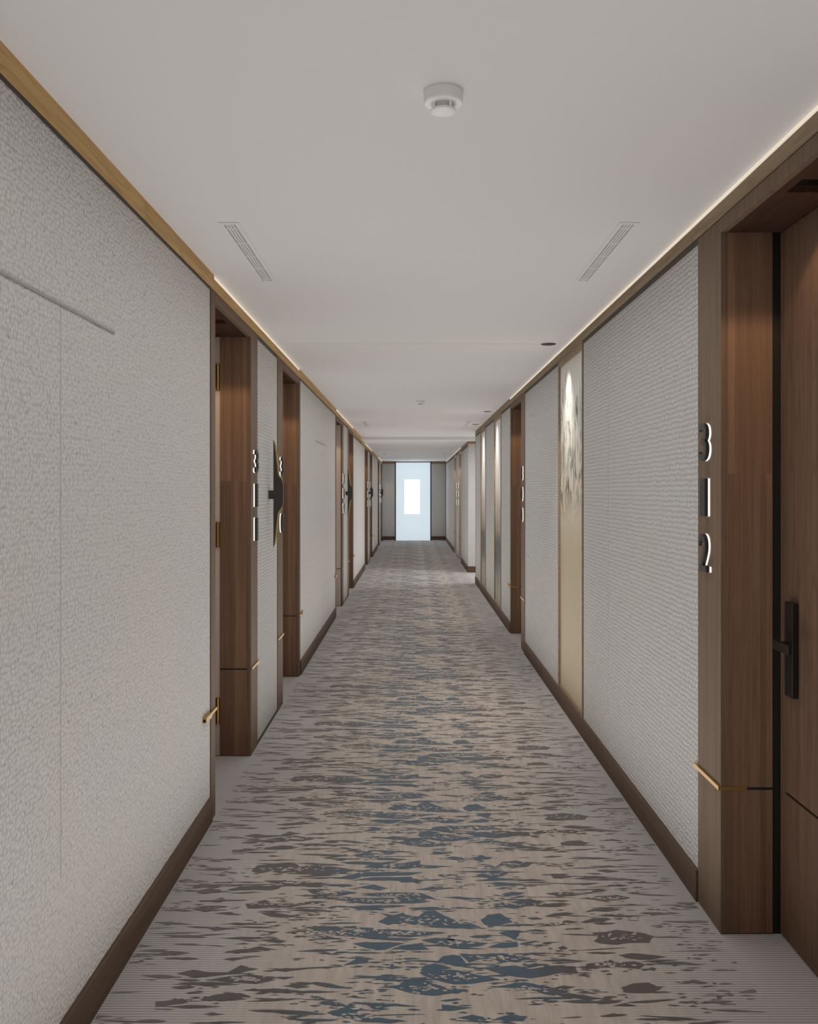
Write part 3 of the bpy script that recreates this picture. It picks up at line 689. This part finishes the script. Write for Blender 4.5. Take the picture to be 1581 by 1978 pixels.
# ------------------------------------------------------------------ room numbers
def glyph_mesh(ch, offset, extr):
    cu = bpy.data.curves.new('g', 'FONT'); cu.body = ch; cu.size = 1.0; cu.extrude = extr; cu.offset = offset
    cu.align_x = 'CENTER'; cu.resolution_u = 6
    ob = bpy.data.objects.new('g', cu); C.objects.link(ob)
    dg = bpy.context.evaluated_depsgraph_get(); dg.update()
    me = bpy.data.meshes.new_from_object(ob.evaluated_get(dg))
    bpy.data.objects.remove(ob); bpy.data.curves.remove(cu)
    return me
def room_number(txt, s, yc, dz, label):
    t = thing('room_number', label, 'room number', (X(s, -.001), yc, 1.165 + dz), 'backlit room numbers on the door casings')
    for i, ch in enumerate(txt):
        zb = 1.546 - .188 * i + dz
        root = None
        for nm, u0, u1, off, mat in (('digit', -.0185, -.0068, .014, M['signblack']), ('light_body', -.0068, -.0002, .004, M['glow'])):
            me = glyph_mesh(ch, off, .5)
            xs = [v.co.x for v in me.vertices]; ys = [v.co.y for v in me.vertices]
            w, h = max(xs)-min(xs), max(ys)-min(ys); cx = (max(xs)+min(xs))/2; y0 = min(ys)
            tw = .052 if ch == '1' else .083
            base = Vector(t.location)
            for v in me.vertices:
                gx = (v.co.x - cx)/w*tw; gz = (v.co.y - y0)/h*.128
                dpt = u0 if v.co.z > 0 else u1
                # text read from inside the corridor
                yy = yc + (gx if s < 0 else -gx)
                v.co = Vector((X(s, dpt), yy, zb + gz)) - base
            me.materials.clear(); me.materials.append(mat); me.name = nm
            o = bpy.data.objects.new(nm, me); C.objects.link(o)
            if root is None: o.parent = t; root = o
            else: o.parent = root; o['label'] = 'glowing white body behind the digit'
            bm = bmesh.new(); bm.from_mesh(me); bmesh.ops.recalc_face_normals(bm, faces=bm.faces[:]); bm.to_mesh(me); bm.free()
    return t
nums = ['311', '310', '309', '308', '307', '306', '305', '304']
for i, (a, b, ca, cb) in enumerate(openL):
    yc = b + .110 if i % 2 == 0 else a - .120
    dz = 0 if b < YSTEP else -.02
    room_number(nums[i], -1, yc, dz, 'black backlit number %s on the casing of the %s door on the left' % (nums[i], ['nearest', 'second', 'third', 'fourth', 'fifth', 'sixth', 'seventh', 'farthest'][i]))
room_number('312', 1, 3.168, 0, 'black backlit number 312 beside the nearest right door')
room_number('300', 1, 8.44, 0, 'black backlit number 300 beside the second right door')
room_number('301', 1, 20.10, -.02, 'small dark number 301 on the first casing beyond the passage')
room_number('302', 1, 21.06, -.02, 'small dark number 302 on the second casing beyond the passage')

# ------------------------------------------------------------------ blade signs
def blade(yc, label):
    xi = -(WL - .026)
    t = thing('blade_sign', label, 'wall sign', (-WL, yc, 1.092), 'black blade shaped signs on the left wall')
    MB().box(-(WL + .003), xi, yc - .004, yc + .028, 1.397, 1.451).make('bracket', M['signblack'], t, bevel=.001)
    prof = [(0, 1.766), (.007, 1.731), (.0175, 1.645), (.026, 1.562), (.032, 1.537), (.044, 1.524), (.051, 1.518), (.057, 1.496), (.060, 1.478),
            (.060, 1.380), (.057, 1.362), (.051, 1.346), (.042, 1.334), (.034, 1.324), (.026, 1.308), (.0175, 1.225), (.008, 1.135), (0, 1.092)]
    MB().prism(prof, lambda p, d: (xi + p[0], d, p[1]), yc, yc + .006).make('blade', M['signblack'], t)
    g = []
    for w, z in prof:
        k = 0 if (w == 0 or w > .045) else .0085
        g.append((w + k, z))
    MB().prism(g, lambda p, d: (xi + p[0], d, p[1]), yc + .0062, yc + .0122).make('gold_back', M['gold'], t, label='gold backing edge')
for i, s0 in enumerate(LM):
    blade(s0 + 1.655, 'black pointed blade sign with gold edge, ' + ['nearest, between doors 311 and 310', 'second along the left wall', 'third along the left wall', 'farthest, near the end window'][i])

# ------------------------------------------------------------------ artworks
def art(y0, y1, mat, label):
    t = thing('framed_artwork', label, 'artwork', (WR + .015, (y0+y1)/2, .110), 'tall narrow artworks on the right wall')
    fw = .022
    m = MB().box(WR - .002, WR + .0198, y0 + .0005, y0 + fw, .1105, 2.334).box(WR - .002, WR + .0198, y1 - fw, y1 - .0005, .1105, 2.334)
    m.box(WR + .0, WR + .0198, y0 + fw, y1 - fw, 2.290, 2.334).box(WR + .004, WR + .0198, y0 + fw, y1 - fw, .1105, .135)
    m.make('frame', M['crownR'], t)
    MB().box(WR + .012, WR + .0195, y0 + fw, y1 - fw, .135, 2.290).make('canvas', mat, t)
art(5.487, 6.40, M['art1'], 'nearest tall artwork, pale with dark ink strokes over beige')
art(10.53, 11.39, M['art2'], 'middle tall artwork, white above and dark olive below')
art(12.72, 13.63, M['art3'], 'farthest tall artwork, white above and dark below, near the passage')

# ------------------------------------------------------------------ ceiling fittings
def spot(loc, target, w, size, blend, col=(1, .93, .84), rad=.02, parent=None):
    li = bpy.data.lights.new('spot', 'SPOT'); li.energy = w; li.spot_size = math.radians(size); li.spot_blend = blend
    li.color = col; li.shadow_soft_size = rad
    o = bpy.data.objects.new('lamp_or_fill', li); C.objects.link(o)
    o.rotation_euler = (Vector(target) - Vector(loc)).to_track_quat('-Z', 'Y').to_euler()
    if parent: o.parent = parent; o.location = Vector(loc) - parent_world(parent)
    else: o.location = loc
    return o
ARTW = 42.0
for x, y, tx, lab in ((.886, 6.04, .97, 'small round black ceiling downlight before the nearest artwork'), (.90, 11.1, .97, 'small round black ceiling downlight before the middle artwork'), (.90, 13.2, .97, 'small round ceiling downlight before the farthest artwork')):
    t = thing('ceiling_downlight', lab, 'downlight', (x, y, CZ - .004), 'round ceiling downlights over the artworks')
    MB().lathe([(.044, CZ - .0005), (.048, CZ - .0005), (.048, CZ - .003), (.044, CZ - .004), (.044, CZ - .0005)], x, y).make('trim_ring', M['black'], t)
    MB().lathe([(0, CZ - .0004), (.0438, CZ - .0004), (.0438, CZ - .0030), (0, CZ - .0016)], x, y).make('reflector', M['black'], t)
    spot((x, y, CZ - .008), (tx, y, 0), ARTW, 74, 1.0, parent=t)

def detector(x, y, label):
    t = thing('smoke_detector', label, 'smoke detector', (x, y, CZ - .05), 'smoke detectors on the ceiling')
    MB().lathe([(0, CZ - .0003), (.047, CZ - .0003), (.0475, CZ - .004), (.0468, CZ - .027), (.0450, CZ - .0305), (.042, CZ - .0315), (0, CZ - .0315)], x, y, 48).make('base', M['whiteplastic'], t)
    MB().lathe([(0, CZ - .0316), (.024, CZ - .0316), (.024, CZ - .044), (0, CZ - .044)], x, y, 32).make('sensing_chamber', M['greyplastic'], t)
    MB().lathe([(0, CZ - .0441), (.029, CZ - .0441), (.031, CZ - .047), (.030, CZ - .050), (.022, CZ - .0525), (0, CZ - .0535)], x, y, 40).make('cap', M['whiteplastic'], t)
    for a in (35, 125, 215, 305):
        r = math.radians(a); px, py = x + .0275*math.cos(r), y + .0275*math.sin(r)
        MB().box(px - .003, px + .003, py - .003, py + .003, CZ - .0455, CZ - .0315).make('rib', M['whiteplastic'], t)
detector(.0755, 2.233, 'round white smoke detector on the near ceiling')
detector(.087, 9.80, 'small distant smoke detector on the ceiling')

def vent(x0, x1, y0, label):
    z = CZ if y0 < YSTEP else CZF
    y1 = y0 + .93
    t = thing('air_vent', label, 'air vent', ((x0+x1)/2, (y0+y1)/2, z - .003), 'linear slot air vents in the ceiling')
    MB().box(x0 + .012, x1 - .012, y0 + .015, y1 - .015, z - .0012, z - .0004).make('slot_recess', M['ventgap'], t, label='grey slot recess')
    m = MB()
    m.box(x0, x0 + .015, y0, y1, z - .003, z - .0002).box(x1 - .015, x1, y0, y1, z - .003, z - .0002)
    m.box(x0 + .015, x1 - .015, y0, y0 + .02, z - .003, z - .0002).box(x0 + .015, x1 - .015, y1 - .02, y1, z - .003, z - .0002)
    m.make('frame', M['ceiling'], t)
    n = 4; pitch = (x1 - x0 - .03) / n
    for k in range(1, n):
        xx = x0 + .015 + pitch * k
        MB().box(xx - pitch*.26, xx + pitch*.26, y0 + .02, y1 - .02, z - .003, z - .0013).make('bar', M['ceiling'], t)
    for k in range(5):
        yy = y0 + .075 + .2 * k
        if yy < y1 - .03: MB().box(x0 + .015, x1 - .015, yy - .005, yy + .005, z - .0029, z - .0012).make('divider', M['ceiling'], t)
for i, y in enumerate((3.315, 12.62, 21.9)):
    w = ['nearest', 'middle', 'farthest'][i]
    vent(-.690, -.617, y, w + ' white slot vent in the ceiling on the left side')
    vent(.740, .812, y, w + ' white slot vent in the ceiling on the right side')

# ------------------------------------------------------------------ lighting
def area(loc, sx, sy, w, col=(.985, .99, 1.0), rot=(0, 0, 0)):
    li = bpy.data.lights.new('unseen area light', 'AREA'); li.shape = 'RECTANGLE'; li.size = sx; li.size_y = sy
    li.energy = w; li.color = col
    o = bpy.data.objects.new('lamp_or_fill', li); C.objects.link(o); o.location = loc; o.rotation_euler = rot
    return o
for i in range(6):  # unseen fill added below the ceiling and at floor level, no fittings
    y = 3.0 + i * 4.4
    z = CZ - .06 if y < YSTEP - 2.2 else CZF - .06
    area((.06, y, z), 1.1, 4.2, 12.5 * (1.0, 1.0, .97, .92, .84, .72)[i])
    area((.06, y, .03), 1.25, 4.2, 19.5 * (1.05, .90, .82, .74, .62, .50)[i], rot=(PI, 0, 0))
area((.06, -.7, .03), 1.25, 2.8, 13.0, rot=(PI, 0, 0))  # more unseen fill, added at floor level near the camera
area((2.6, 15.7, 2.3), 1.5, 1.2, 60.0)
area((.04, YE - .1, 1.3), 1.0, 2.0, 8.0, (.70, .85, 1.0), (PI/2, 0, PI))

w = bpy.data.worlds.new('world'); bpy.context.scene.world = w; w.use_nodes = True
w.node_tree.nodes['Background'].inputs[0].default_value = (.6, .65, .7, 1)
w.node_tree.nodes['Background'].inputs[1].default_value = 0.3

# ------------------------------------------------------------------ camera
cam = bpy.data.cameras.new('camera'); co = bpy.data.objects.new('camera', cam); C.objects.link(co)
co.location = (0, 0, HC); co.rotation_euler = (PI/2, 0, 0)
cam.sensor_fit = 'HORIZONTAL'; cam.sensor_width = 36.0; cam.lens = F / 1581 * 36
cam.shift_x = -(VX - 790.5) / 1581; cam.shift_y = -(989 - VY) / 1581
cam.clip_start = .02
bpy.context.scene.camera = co

sc = bpy.context.scene
sc.view_settings.view_transform = 'Standard'; sc.view_settings.look = 'None'
sc.view_settings.gamma = 1; sc.view_settings.exposure = 0.20
sc.view_settings.use_curve_mapping = False
sc.cycles.use_denoising = True
sc.cycles.max_bounces = 6; sc.cycles.diffuse_bounces = 5
sc.cycles.use_adaptive_sampling = True; sc.cycles.adaptive_threshold = 0.035; sc.cycles.adaptive_min_samples = 16
sc.cycles.sample_clamp_indirect = 4.0
